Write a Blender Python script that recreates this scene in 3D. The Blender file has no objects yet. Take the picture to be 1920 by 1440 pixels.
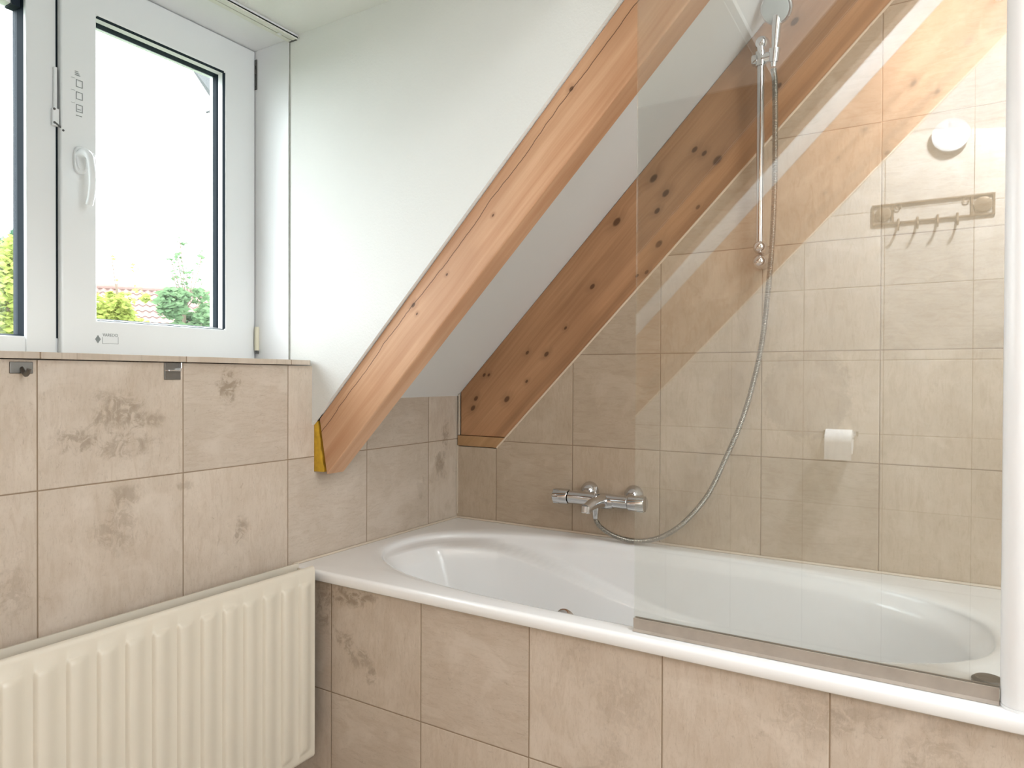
import bpy, bmesh, math, random
from mathutils import Vector, Matrix, Euler

C = bpy.context.scene.collection
SC = bpy.context.scene
random.seed(7)

# ------------------------------------------------------------------ camera, sky, lamps, exposure
cam_d = bpy.data.cameras.new('camera')
cam_d.sensor_width = 36.0
cam_d.sensor_fit = 'HORIZONTAL'
cam_d.lens = 36.0 * 1294.33 / 1920.0
cam_d.clip_start = 0.02
cam_d.clip_end = 300
cam = bpy.data.objects.new('camera', cam_d)
C.objects.link(cam)
YAW, PITCH, ROLL = math.radians(31.173), math.radians(-0.5154), math.radians(0.2196)
fw = Vector((-math.sin(YAW) * math.cos(PITCH), math.cos(YAW) * math.cos(PITCH), math.sin(PITCH)))
r0 = Vector((math.cos(YAW), math.sin(YAW), 0))
u0 = r0.cross(fw)
rr = r0 * math.cos(ROLL) + u0 * math.sin(ROLL)
uu = -r0 * math.sin(ROLL) + u0 * math.cos(ROLL)
cam.matrix_world = Matrix(((rr.x, uu.x, -fw.x, 1.4835), (rr.y, uu.y, -fw.y, -2.0636),
                           (rr.z, uu.z, -fw.z, 1.1602), (0, 0, 0, 1)))
SC.camera = cam

wd = bpy.data.worlds.new('overcast_sky')
SC.world = wd
wd.use_nodes = True
bg = wd.node_tree.nodes['Background']
bg.inputs[0].default_value = (0.90, 0.955, 1.0, 1)
bg.inputs[1].default_value = 9.0

def area(name, loc, rot, sx, sy, power, col=(1, 1, 1), portal=False, shape='RECTANGLE', spread=None):
    l = bpy.data.lights.new(name, 'AREA')
    l.shape = shape
    l.size = sx
    l.size_y = sy
    l.energy = power
    l.color = col
    if portal:
        l.cycles.is_portal = True
    if spread:
        l.spread = spread
    o = bpy.data.objects.new(name, l)
    o.location = loc
    o.rotation_euler = rot
    C.objects.link(o)
    return o

area('window_portal', (-0.36, -1.23, 1.67), (0, -math.pi / 2, 0), 1.1, 1.2, 1.0, portal=True)
area('added_window_portal', (3.14, -1.55, 1.60), (0, math.pi / 2, 0), 1.4, 1.4, 1.0, portal=True)  # portal of the added fill window
FILL_POWER = 21.0
SPOT_POWER = 470.0

SC.view_settings.view_transform = 'Standard'
SC.view_settings.look = 'None'
SC.view_settings.exposure = 0.07
SC.view_settings.gamma = 1.0
SC.view_settings.use_curve_mapping = False
SC.cycles.use_denoising = True
SC.cycles.max_bounces = 12
SC.cycles.transparent_max_bounces = 16
SC.cycles.sample_clamp_indirect = 8.0

# ------------------------------------------------------------------ helpers: objects
S = 1.015            # roof slope (rise per metre)
ANG = math.atan(S)

def tag(o, label=None, cat=None, group=None, kind=None):
    if label: o['label'] = label
    if cat: o['category'] = cat
    if group: o['group'] = group
    if kind: o['kind'] = kind
    return o

def obj(name, bm, m, parent=None, smooth=False, bevel=0.0, seg=2, angle=35):
    """bmesh in WORLD coordinates -> one mesh object, re-expressed in its parent's space"""
    bmesh.ops.recalc_face_normals(bm, faces=bm.faces[:])
    me = bpy.data.meshes.new(name)
    bm.to_mesh(me)
    bm.free()
    o = bpy.data.objects.new(name, me)
    if isinstance(m, (list, tuple)):
        for x in m: me.materials.append(x)
    elif m:
        me.materials.append(m)
    C.objects.link(o)
    if parent is not None:
        o.parent = parent
        pm = world_of(parent)
        me.transform(pm.inverted())
    if smooth:
        for p in me.polygons: p.use_smooth = True
        if angle < 180:
            me.set_sharp_from_angle(angle=math.radians(angle))
    if bevel:
        md = o.modifiers.new('bevel', 'BEVEL')
        md.width = bevel
        md.segments = seg
        md.limit_method = 'ANGLE'
        md.angle_limit = math.radians(40)
        md.harden_normals = False
    return o

def world_of(o):
    m = Matrix.Translation(o.location) @ o.rotation_euler.to_matrix().to_4x4()
    return world_of(o.parent) @ m if o.parent else m

def empty(name, loc):
    o = bpy.data.objects.new(name, None)
    o.empty_display_size = 0.05
    o.location = loc
    C.objects.link(o)
    return o

def struct(name, bm, m, parent=None, **k):
    o = obj(name, bm, m, parent, **k)
    if parent is None: o['kind'] = 'structure'
    return o

def box(bm, x0, x1, y0, y1, z0, z1, mi=0):
    vs = [bm.verts.new((x, y, z)) for x in (x0, x1) for y in (y0, y1) for z in (z0, z1)]
    for f in ((0, 1, 3, 2), (4, 6, 7, 5), (0, 4, 5, 1), (2, 3, 7, 6), (0, 2, 6, 4), (1, 5, 7, 3)):
        fa = bm.faces.new([vs[i] for i in f])
        fa.material_index = mi

def prism(bm, poly, axis, a0, a1, mi=0):
    """poly: list of 2D points in the plane normal to axis"""
    def P(p, a):
        if axis == 'X': return (a, p[0], p[1])
        if axis == 'Y': return (p[0], a, p[1])
        return (p[0], p[1], a)
    A = [bm.verts.new(P(p, a0)) for p in poly]
    B = [bm.verts.new(P(p, a1)) for p in poly]
    fs = [bm.faces.new(A), bm.faces.new(B[::-1])]
    n = len(poly)
    for i in range(n):
        fs.append(bm.faces.new((A[i], B[i], B[(i + 1) % n], A[(i + 1) % n])))
    for f in fs: f.material_index = mi

def frame_at(d):
    d = Vector(d).normalized()
    a = Vector((0, 0, 1)) if abs(d.z) < 0.9 else Vector((1, 0, 0))
    u = d.cross(a).normalized()
    return u, d.cross(u).normalized()

def lathe(bm, o, d, prof, n=32, cap=True):
    """prof: (distance along d, radius)"""
    o = Vector(o); d = Vector(d).normalized()
    u, v = frame_at(d)
    rings = []
    for t, r in prof:
        c = o + d * t
        if r < 1e-6:
            rings.append([bm.verts.new(c)])
        else:
            rings.append([bm.verts.new(c + (u * math.cos(k * 2 * math.pi / n) + v * math.sin(k * 2 * math.pi / n)) * r) for k in range(n)])
    for a, b in zip(rings, rings[1:]):
        if len(a) == 1 and len(b) == 1: continue
        if len(a) == 1:
            for k in range(n): bm.faces.new((a[0], b[(k + 1) % n], b[k]))
        elif len(b) == 1:
            for k in range(n): bm.faces.new((a[k], a[(k + 1) % n], b[0]))
        else:
            for k in range(n): bm.faces.new((a[k], a[(k + 1) % n], b[(k + 1) % n], b[k]))
    if cap:
        if len(rings[0]) > 1: bm.faces.new(rings[0][::-1])
        if len(rings[-1]) > 1: bm.faces.new(rings[-1])

def spline(pts, n):
    """Catmull-Rom through pts, n samples per span"""
    P = [Vector(p) for p in pts]
    P = [P[0] * 2 - P[1]] + P + [P[-1] * 2 - P[-2]]
    out = []
    for i in range(1, len(P) - 2):
        a, b, c, d = P[i - 1:i + 3]
        for k in range(n):
            t = k / n
            out.append(0.5 * ((2 * b) + (c - a) * t + (2 * a - 5 * b + 4 * c - d) * t * t + (3 * b - a - 3 * c + d) * t ** 3))
    out.append(P[-2].copy())
    return out

def sweep(bm, path, radius, n=12, radf=None, flat=1.0):
    """tube along a list of Vectors (parallel transport)"""
    tang = []
    for i in range(len(path)):
        a = path[max(0, i - 1)]; b = path[min(len(path) - 1, i + 1)]
        tang.append((b - a).normalized())
    u, v = frame_at(tang[0])
    rings = []
    for i, p in enumerate(path):
        if i:
            q = tang[i - 1].rotation_difference(tang[i])
            u = q @ u; v = q @ v
        r = radf(i) if radf else radius
        rings.append([bm.verts.new(p + u * math.cos(k * 2 * math.pi / n) * r + v * math.sin(k * 2 * math.pi / n) * r * flat) for k in range(n)])
    for a, b in zip(rings, rings[1:]):
        for k in range(n): bm.faces.new((a[k], a[(k + 1) % n], b[(k + 1) % n], b[k]))
    bm.faces.new(rings[0][::-1]); bm.faces.new(rings[-1])

def BM(): return bmesh.new()

# ------------------------------------------------------------------ helpers: materials
class G:
    """small node-graph writer"""
    def __init__(self, name):
        self.m = bpy.data.materials.new(name)
        self.m.use_nodes = True
        self.t = self.m.node_tree
        self.t.nodes.clear()
        self.out = self.n('ShaderNodeOutputMaterial')
    def n(self, typ, ins=None, **props):
        x = self.t.nodes.new(typ)
        for k, v in props.items(): setattr(x, k, v)
        for k, v in (ins or {}).items(): self.set(x.inputs[k], v)
        return x
    def set(self, sock, v):
        if isinstance(v, bpy.types.NodeSocket): self.t.links.new(v, sock)
        elif isinstance(v, (tuple, list)) and sock.type == 'RGBA' and len(v) == 3: sock.default_value = (*v, 1)
        else: sock.default_value = v
    def math(self, op, a, b=0.0, c=0.0, clamp=False):
        x = self.n('ShaderNodeMath', {0: a, 1: b, 2: c}, operation=op, use_clamp=clamp)
        return x.outputs[0]
    def vec(self, op, a, b=(0, 0, 0), out=0):
        x = self.n('ShaderNodeVectorMath', {0: a, 1: b}, operation=op)
        return x.outputs[out]
    def comb(self, x, y, z=0.0): return self.n('ShaderNodeCombineXYZ', {0: x, 1: y, 2: z}).outputs[0]
    def sep(self, v): return self.n('ShaderNodeSeparateXYZ', {0: v}).outputs
    def noise(self, v, scale, detail=4, rough=0.5, dist=0.0, lac=2.0):
        x = self.n('ShaderNodeTexNoise', {'Vector': v, 'Scale': scale, 'Detail': detail, 'Roughness': rough, 'Distortion': dist, 'Lacunarity': lac})
        return x.outputs['Fac']
    def ramp(self, f, stops, interp='LINEAR'):
        x = self.n('ShaderNodeValToRGB', {0: f})
        cr = x.color_ramp
        cr.interpolation = interp
        while len(cr.elements) < len(stops): cr.elements.new(0.5)
        for e, (p, c) in zip(cr.elements, stops):
            e.position = p
            e.color = (c, c, c, 1) if not isinstance(c, (tuple, list)) else (*c, 1)
        return x.outputs[0]
    def smooth(self, f, a, b, lo=0.0, hi=1.0):
        x = self.n('ShaderNodeMapRange', {0: f, 1: a, 2: b, 3: lo, 4: hi}, interpolation_type='SMOOTHSTEP')
        return x.outputs[0]
    def mix(self, f, a, b, mode='MIX'):
        x = self.n('ShaderNodeMix', data_type='RGBA', blend_type=mode)
        self.set(x.inputs[0], f); self.set(x.inputs[6], a); self.set(x.inputs[7], b)
        return x.outputs[2]
    def bump(self, h, strength=0.3, dist=0.002, normal=None):
        d = {'Height': h, 'Strength': strength, 'Distance': dist}
        if normal is not None: d['Normal'] = normal
        return self.n('ShaderNodeBump', d).outputs[0]
    def pos(self): return self.n('ShaderNodeNewGeometry').outputs['Position']
    def obc(self): return self.n('ShaderNodeTexCoord').outputs['Object']
    def principled(self, **k):
        p = self.n('ShaderNodeBsdfPrincipled')
        for kk, v in k.items(): self.set(p.inputs[kk.replace('_', ' ')], v)
        self.t.links.new(p.outputs[0], self.out.inputs[0])
        return self.m

def plain(name, col, rough=0.5, metal=0.0, coat=0.0, var=0.03, scale=30.0, bump=0.0, spec=0.5, bscale=None):
    g = G(name)
    p = g.pos()
    f = g.noise(p, scale, 3)
    dark = tuple(c * (1 - var) for c in col)
    light = tuple(min(1, c * (1 + var)) for c in col)
    c = g.mix(f, dark, light)
    k = dict(Base_Color=c, Roughness=rough, Metallic=metal, Coat_Weight=coat, Coat_Roughness=0.05, Specular_IOR_Level=spec)
    if bump:
        k['Normal'] = g.bump(g.noise(p, bscale or scale * 8, 3), bump, 0.001)
    return g.principled(**k)

TILE_A = (0.520, 0.435, 0.350)
TILE_B = (0.600, 0.515, 0.430)
TILE_D = (0.270, 0.205, 0.145)

def tile_mat(name, ua, va, uo, w, vo, h, stains=(), amount=1.0, shade=(1, 1, 1)):
    """ua/va: index of the world axes; uo,vo: a joint; w,h: pitch"""
    g = G(name)
    p = g.sep(g.pos())
    u = g.math('DIVIDE', g.math('SUBTRACT', p[ua], uo), w)
    v = g.math('DIVIDE', g.math('SUBTRACT', p[va], vo), h)
    iu, iv = g.math('FLOOR', u), g.math('FLOOR', v)
    fu, fv = g.math('FRACT', u), g.math('FRACT', v)
    wn = g.n('ShaderNodeTexWhiteNoise', {'Vector': g.comb(iu, iv, 3.7 + ua)}, noise_dimensions='3D')
    rnd = g.sep(wn.outputs['Color'])
    val = wn.outputs['Value']
    # coordinates inside a tile, turned per tile by a quarter turn
    turn = g.math('GREATER_THAN', rnd[0], 0.5)
    a = g.math('ADD', g.math('MULTIPLY', fu, g.math('SUBTRACT', 1, turn)), g.math('MULTIPLY', fv, turn))
    b = g.math('ADD', g.math('MULTIPLY', fv, g.math('SUBTRACT', 1, turn)), g.math('MULTIPLY', fu, turn))
    off = g.vec('SCALE', wn.outputs['Color'])
    sc = g.n('ShaderNodeVectorMath', operation='SCALE'); g.set(sc.inputs[0], wn.outputs['Color']); g.set(sc.inputs['Scale'], 37.0)
    t = g.vec('ADD', g.comb(a, b, 0.0), sc.outputs[0])
    # streaky travertine base
    st = g.vec('MULTIPLY', t, (2.2, 9.0, 1.0))
    n1 = g.noise(st, 1.9, 8, 0.68, 1.3)
    n2 = g.noise(t, 3.0, 5, 0.6, 0.4)
    n3 = g.noise(g.vec('MULTIPLY', t, (7.0, 30.0, 1.0)), 2.0, 7, 0.72, 1.6)
    base = g.mix(g.ramp(n2, [(0.3, 0.0), (0.7, 1.0)]), TILE_A, TILE_B)
    base = g.mix(g.smooth(n1, 0.44, 0.66, 0, 0.46), base, (0.46, 0.365, 0.275))
    base = g.mix(g.smooth(n3, 0.52, 0.74, 0, 0.46 * amount), base, TILE_D)
    # blotches, more on some tiles than on others
    n4 = g.noise(t, 2.3, 7, 0.66, 0.7)
    thr = g.math('MULTIPLY_ADD', rnd[1], -0.10, 0.66)
    bl = g.smooth(g.math('SUBTRACT', n4, thr), 0.02, 0.10, 0, 0.34 * amount)
    base = g.mix(bl, base, TILE_D)
    n5 = g.noise(t, 13.0, 5, 0.65, 0.8)
    base = g.mix(g.smooth(n5, 0.64, 0.74, 0, 0.36 * amount), base, TILE_D)
    n7 = g.noise(g.pos(), 150.0, 3, 0.6)
    base = g.mix(g.smooth(n7, 0.5, 0.75, 0, 0.22), base, (0.43, 0.34, 0.25))
    # pale cloudy patches
    n6 = g.noise(g.vec('ADD', t, (5.2, 1.3, 0)), 1.7, 5, 0.6, 1.0)
    base = g.mix(g.smooth(n6, 0.52, 0.66, 0, 0.35), base, (0.685, 0.60, 0.515))
    tone = g.math('MULTIPLY_ADD', val, 0.13, 0.935)
    base = g.mix(1.0, base, g.n('ShaderNodeCombineColor', {0: tone, 1: tone, 2: tone}).outputs[0], 'MULTIPLY')
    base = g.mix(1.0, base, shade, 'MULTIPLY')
    # stains placed where the photograph has them
    wob = g.noise(g.pos(), 26.0, 7, 0.68, 1.2)
    pat = g.smooth(g.noise(g.vec('ADD', g.pos(), (3.1, 4.2, 1.7)), 34.0, 6, 0.66, 1.0), 0.40, 0.56)
    for (su, sv, rx, rz, k, ring) in stains:
        du = g.math('DIVIDE', g.math('SUBTRACT', p[ua], su), rx)
        dv = g.math('DIVIDE', g.math('SUBTRACT', p[va], sv), rz)
        d = g.math('SQRT', g.math('ADD', g.math('MULTIPLY', du, du), g.math('MULTIPLY', dv, dv)))
        k_ = 0.75 if ring else 2.2
        d = g.math('ADD', d, g.math('MULTIPLY_ADD', wob, k_, -k_ / 2))
        if ring:
            f = g.math('MULTIPLY', g.smooth(d, 0.80, 1.0, 1, 0), g.smooth(d, 0.5, 1.0, 0.5, 1.0))
        else:
            f = g.math('MULTIPLY', g.smooth(d, 0.45, 1.15, 1, 0), g.math('MULTIPLY_ADD', pat, 0.85, 0.15))
        f = g.math('MULTIPLY', f, k * 0.78)
        base = g.mix(f, base, TILE_D)
    # joints
    eu = g.math('MULTIPLY', g.math('MINIMUM', fu, g.math('SUBTRACT', 1, fu)), w)
    ev = g.math('MULTIPLY', g.math('MINIMUM', fv, g.math('SUBTRACT', 1, fv)), h)
    e = g.math('MINIMUM', eu, ev)
    j = g.smooth(e, 0.0008, 0.0018, 1, 0)
    col = g.mix(j, base, (0.27, 0.195, 0.13))
    hgt = g.smooth(e, 0.0005, 0.003)
    nrm = g.bump(hgt, 0.5, 0.0015)
    nrm = g.bump(n3, 0.05, 0.001, nrm)
    rough = g.math('MULTIPLY_ADD', j, 0.4, 0.38)
    return g.principled(Base_Color=col, Roughness=rough, Normal=nrm, Specular_IOR_Level=0.4)

def wood_mat(name, knots=(), c_lo=(0.44, 0.215, 0.10), c_hi=(0.66, 0.37, 0.20), crack=None, streak=None):
    """object space: x along the grain, z across the face"""
    g = G(name)
    p = g.obc()
    s = g.sep(p)
    wob = g.noise(g.vec('MULTIPLY', p, (1.2, 1.0, 5.0)), 1.0, 3, 0.5)
    km = None
    bend = None
    for (kx, kz, r) in knots:
        dx = g.math('MULTIPLY', g.math('SUBTRACT', s[0], kx), 0.62)
        dz = g.math('SUBTRACT', s[2], kz)
        d = g.math('SQRT', g.math('ADD', g.math('MULTIPLY', dx, dx), g.math('MULTIPLY', dz, dz)))
        f = g.smooth(d, r * 0.55, r * 1.05, 1, 0)
        f2 = g.smooth(d, r * 0.6, r * 3.2, 1, 0)
        km = f if km is None else g.math('MAXIMUM', km, f)
        bend = f2 if bend is None else g.math('MAXIMUM', bend, f2)
    zz = g.math('MULTIPLY_ADD', wob, 0.05, s[2])
    if bend is not None:
        zz = g.math('MULTIPLY_ADD', bend, 0.012, zz)
    q = g.comb(g.math('MULTIPLY', s[0], 0.9), s[1], zz)
    fine = g.noise(g.vec('MULTIPLY', q, (3.0, 60.0, 110.0)), 1.0, 4, 0.6)
    broad = g.noise(g.vec('MULTIPLY', q, (1.1, 14.0, 26.0)), 1.0, 3, 0.55)
    tone = g.noise(g.vec('MULTIPLY', p, (2.2, 3.0, 5.0)), 1.0, 3, 0.5)
    f = g.math('MULTIPLY_ADD', fine, 0.35, g.math('MULTIPLY', broad, 0.65))
    col = g.mix(g.ramp(f, [(0.34, 0.0), (0.66, 1.0)]), c_lo, c_hi)
    col = g.mix(g.smooth(tone, 0.45, 0.7, 0, 0.4), col, tuple(c * 0.78 for c in c_lo))
    if streak:
        for (z0, w_, k) in streak:
            d = g.math('ABSOLUTE', g.math('SUBTRACT', zz, z0))
            col = g.mix(g.smooth(d, w_ * 0.2, w_, k, 0), col, tuple(c * 0.5 for c in c_lo))
    if bend is not None:
        col = g.mix(g.math('MULTIPLY', bend, 0.35), col, tuple(c * 0.62 for c in c_lo))
        col = g.mix(g.math('MULTIPLY', km, 0.85), col, (0.085, 0.036, 0.016))
    if crack:
        z0, amp = crack
        cw = g.noise(g.comb(g.math('MULTIPLY', s[0], 3.0), 0.0, 0.0), 1.0, 5, 0.6)
        zc = g.math('MULTIPLY_ADD', g.math('SUBTRACT', cw, 0.5), amp, z0)
        d = g.math('ABSOLUTE', g.math('SUBTRACT', s[2], zc))
        gate = g.smooth(g.noise(g.comb(g.math('MULTIPLY', s[0], 2.0), 9.0, 0.0), 1.0, 2), 0.36, 0.44)
        col = g.mix(g.math('MULTIPLY', g.smooth(d, 0.0004, 0.0016, 0.85, 0), gate), col, (0.05, 0.02, 0.008))
    nrm = g.bump(fine, 0.12, 0.001)
    return g.principled(Base_Color=col, Roughness=0.5, Normal=nrm, Specular_IOR_Level=0.35)

def glass_mat(name, f0=0.04, tint=(1, 1, 1), rough=0.0):
    g = G(name)
    tr = g.n('ShaderNodeBsdfTransparent', {0: tint})
    gl = g.n('ShaderNodeBsdfGlossy', {0: (1, 1, 1), 'Roughness': rough})
    ge = g.n('ShaderNodeNewGeometry')
    cs = g.math('ABSOLUTE', g.vec('DOT_PRODUCT', ge.outputs['Incoming'], ge.outputs['Normal'], 1))
    fr = g.math('MULTIPLY_ADD', g.math('POWER', g.math('SUBTRACT', 1.0, cs), 5.0), 1 - f0, f0)
    mx = g.n('ShaderNodeMixShader', {0: fr, 1: tr.outputs[0], 2: gl.outputs[0]})
    g.t.links.new(mx.outputs[0], g.out.inputs[0])
    return g.m

M = {}
def plaster(name, col, bump=0.12, scale=260.0):
    g = G(name)
    p = g.pos()
    n = g.noise(p, scale, 3, 0.6)
    c = g.mix(g.noise(p, 3.0, 3), tuple(c * 0.975 for c in col), col)
    return g.principled(Base_Color=c, Roughness=0.85, Normal=g.bump(n, bump, 0.003), Specular_IOR_Level=0.25)

M['plaster'] = plaster('white_plaster', (0.80, 0.81, 0.79), 0.30, 170.0)
M['ceiling'] = plaster('ceiling_white', (0.78, 0.77, 0.75), 0.06)
M['upvc'] = plain('white_upvc', (0.80, 0.815, 0.82), 0.28, var=0.01, scale=8)
M['upvc2'] = plain('white_panel', (0.79, 0.80, 0.81), 0.35, var=0.012, scale=6)
M['gasket'] = plain('grey_gasket', (0.016, 0.024, 0.034), 0.7, var=0.1, spec=0.15)
M['bead'] = plain('aluminium_spacer', (0.78, 0.81, 0.84), 0.35, metal=0.4, var=0.03)
M['pane'] = glass_mat('window_glass', 0.035, (0.97, 0.985, 0.98))
M['screen_glass'] = glass_mat('shower_glass', 0.10, (0.965, 0.98, 0.97))
M['acrylic'] = plain('white_acrylic', (0.895, 0.895, 0.895), 0.2, coat=0.3, var=0.008, scale=5)
M['chrome'] = plain('chrome', (0.66, 0.66, 0.67), 0.07, metal=1.0, var=0.01)
M['dull_steel'] = plain('brushed_steel', (0.20, 0.19, 0.175), 0.38, metal=0.85, var=0.12, scale=90)
M['rad'] = plain('cream_enamel', (0.68, 0.625, 0.525), 0.33, var=0.02, scale=9, coat=0.15)
M['white_metal'] = plain('white_lacquer', (0.83, 0.835, 0.845), 0.3, var=0.01)
M['gap_strip'] = plain('aged_clear_seal', (0.34, 0.29, 0.245), 0.3, var=0.16, scale=45)
M['caulk'] = plain('beige_caulk', (0.72, 0.58, 0.44), 0.6, var=0.05)
M['caulk_w'] = plain('pale_caulk', (0.62, 0.53, 0.43), 0.5, var=0.05)
M['foam'] = plain('yellow_foam', (0.50, 0.29, 0.02), 0.9, var=0.35, scale=70, bump=0.6, bscale=160)
M['cream'] = plain('cream_plastic', (0.72, 0.68, 0.53), 0.4, var=0.03)
M['dark'] = plain('dark_fitting', (0.07, 0.07, 0.065), 0.4, var=0.2)
M['rail'] = plain('rail_offwhite', (0.70, 0.70, 0.64), 0.4, var=0.06, scale=20)
M['mould'] = plain('grey_sealant', (0.33, 0.34, 0.30), 0.7, var=0.35, scale=60)
M['print'] = plain('grey_print', (0.22, 0.24, 0.24), 0.6, var=0.02)
M['floor'] = tile_mat('floor_tiles', 0, 1, 0.14, 0.30, -0.76, 0.30)
M['tile_left'] = tile_mat('tiles_window_wall', 1, 2, -0.1681, 0.3064, 0.9363, 0.3005, stains=[
    (-0.965, 1.145, 0.034, 0.052, 1.0, False), (-1.235, 1.085, 0.060, 0.050, 0.8, False), (-1.17, 1.065, 0.045, 0.022, 0.7, False),
    (-1.32, 1.030, 0.055, 0.025, 0.8, False), (-1.22, 1.015, 0.075, 0.030, 0.7, False), (-0.93, 0.775, 0.022, 0.042, 0.75, False),
    (-1.24, 0.835, 0.050, 0.055, 0.55, False), (-1.22, 0.905, 0.035, 0.030, 0.6, False), (-0.10, 0.86, 0.030, 0.050, 0.75, False),
    (-0.07, 0.955, 0.025, 0.050, 0.8, False), (-1.44, 0.75, 0.04, 0.05, 0.5, False), (-1.08, 0.905, 0.03, 0.012, 0.5, False)])
M['tile_back'] = tile_mat('tiles_mixer_wall', 0, 2, 0.1711, 0.30, 0.9363, 0.3005, amount=0.45, shade=(0.86, 0.82, 0.75), stains=[  # same tile, with this wall's dimmer light multiplied into the colour
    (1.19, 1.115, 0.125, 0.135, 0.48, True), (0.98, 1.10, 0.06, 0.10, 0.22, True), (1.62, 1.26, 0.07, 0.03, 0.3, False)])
M['tile_front'] = tile_mat('tiles_opposite_wall', 0, 2, 0.123, 0.30, 0.9363, 0.3005, amount=0.4, shade=(1.04, 1.07, 1.13))  # same tile, lightened and cooled in colour for a brighter mirror image
M['tile_apron'] = tile_mat('tiles_bath_front', 0, 2, 0.140, 0.30, 0.330, 0.30, stains=[
    (0.20, 0.592, 0.070, 0.026, 1.0, False), (0.115, 0.555, 0.035, 0.070, 0.8, False), (0.26, 0.600, 0.04, 0.014, 0.9, False),
    (0.19, 0.475, 0.040, 0.030, 0.8, False), (0.25, 0.44, 0.050, 0.030, 0.7, False), (0.28, 0.40, 0.020, 0.030, 0.7, False),
    (1.31, 0.565, 0.070, 0.05, 0.42, False), (1.38, 0.585, 0.05, 0.03, 0.4, False), (1.50, 0.53, 0.06, 0.10, 0.42, False), (0.96, 0.50, 0.07, 0.08, 0.34, False), (0.86, 0.56, 0.05, 0.05, 0.25, False), (0.93, 0.40, 0.05, 0.04, 0.25, False)])
M['tile_end'] = tile_mat('tiles_bath_end', 1, 2, -0.158, 0.30, 0.330, 0.30)
M['sill'] = tile_mat('sill_tiles', 1, 0, -0.1681, 0.3064, -0.60, 0.61, amount=1.0)

# ------------------------------------------------------------------ the setting
YC = -0.696           # near cheek of the dormer
YF = -1.775           # far cheek of the dormer
YO = -2.567           # the opposite wall
ZK = 1.093            # where the roof meets the low wall
ZD = 2.13             # dormer ceiling
XR = 3.0
ZT = 2.86
XT = (ZT - ZK) / S
CU, CT = 0.84, 1.026  # underside / visible top line of the free rafters (z = c + S x)
def zc(c, x): return c + S * x

b = BM(); box(b, -0.1, XR, YO - 0.1, 0.1, -0.1, 0.0)
struct('floor', b, M['floor'])

# low tiled wall under the window and the roof slope, notched round the foot of the rafter
b = BM()
prism(b, [(0.06, 0), (0.06, ZK), (-0.618, ZK), (-0.618, 0.893), (-0.688, 0.893), (-0.688, 1.040), (YC, 1.040), (YC, 1.1915), (YF, 1.1915), (YF, ZK), (YO - 0.1, ZK), (YO - 0.1, 0)], 'X', -0.03, 0.0)
box(b, -0.06, -0.0302, YO - 0.1, 0.06, 0, ZK)
struct('wall_left', b, M['tile_left'])

# wall with the mixer: tiles below the rafter that lies in it
CB = 0.736
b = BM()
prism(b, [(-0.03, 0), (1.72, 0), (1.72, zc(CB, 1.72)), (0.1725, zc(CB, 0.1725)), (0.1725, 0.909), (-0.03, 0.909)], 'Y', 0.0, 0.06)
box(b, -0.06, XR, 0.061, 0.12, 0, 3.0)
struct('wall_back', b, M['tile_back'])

b = BM()
CO = 0.702
prism(b, [(-0.03, 0), (XR, 0), (XR, 3.0), (XT + 0.5, 3.0), (XT, zc(CO, XT)), (0.1725, zc(CO, 0.1725)), (0.1725, 0.87), (-0.03, 0.87)], 'Y', YO - 0.06, YO)
box(b, -0.06, XR, YO - 0.12, YO - 0.061, 0, 3.0)
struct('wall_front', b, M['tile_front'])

b = BM()
W2 = (-2.10, -1.00, 0.95, 2.25)          # added window, unseen, lets fill light in from behind the camera
box(b, XR, XR + 0.1, YO - 0.1, W2[0], 0, 3.0)
box(b, XR, XR + 0.1, W2[1], 0.1, 0, 3.0)
box(b, XR, XR + 0.1, W2[0], W2[1], 0, W2[2])
box(b, XR, XR + 0.1, W2[0], W2[1], W2[3], 3.0)
struct('wall_right', b, M['plaster'])

# tiled end panel of the bath
b = BM(); box(b, 1.6995, 1.758, -0.758, -0.001, 0, 0.619)
struct('wall_bath_end', b, M['tile_end'])

# roof slope and flat ceiling, with the dormer cut out
b = BM()
TH = 0.09
def slope_piece(y0, y1, x0, x1):
    prism(b, [(x0, zc(ZK, x0)), (x1, zc(ZK, x1)), (x1, zc(ZK, x1) + TH), (x0, zc(ZK, x0) + TH)], 'Y', y0, y1)
XD = (ZD - ZK) / S
slope_piece(-0.6865, 0.06, -0.06, XT)
slope_piece(YO - 0.06, YF - 0.0005, -0.06, XT)
slope_piece(YF - 0.0005, -0.6865, XD, XT)
box(b, XT, XR, YO - 0.06, 0.06, ZT, ZT + TH)
struct('ceiling', b, M['ceiling'])

# dormer: two cheeks, its own ceiling, and the wall round the window
M['plaster_dimmed'] = plaster('dimmed_plaster', (0.22, 0.205, 0.185), 0.3, 170.0)  # far cheek darkened in colour so its mirror image stays dim
def cheek(name, ya, yb, yo, mat):
    bb = BM()
    prism(bb, [(-0.30, 1.19), (0.0, 1.19), (0.0, CT), (XT, zc(CT, XT)), (XT, zc(ZK, XT) + 0.02), (XD, ZD + 0.02), (XD, ZD + 0.10), (-0.30, ZD + 0.10)], 'Y', ya, yb)
    prism(bb, [(-0.30, 1.19), (-0.0605, 1.19), (-0.0605, zc(ZK, -0.0605) + TH), (XD - TH, ZD), (-0.30, ZD)], 'Y', yb, yo)
    return struct(name, bb, mat)
cheek('wall_dormer_near', YC, YC + 0.010, YC + 0.09, M['plaster'])
cheek('wall_dormer_far', YF, YF - 0.010, YF - 0.09, M['plaster_dimmed'])
b = BM(); box(b, -0.30, XD + 0.02, YF - 0.09, YC + 0.09, ZD + 0.002, ZD + 0.092)
struct('ceiling_dormer', b, M['plaster'])
b = BM(); box(b, -0.30, -0.0302, YF - 0.09, YC + 0.09, 0.9, 1.1905)
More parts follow.
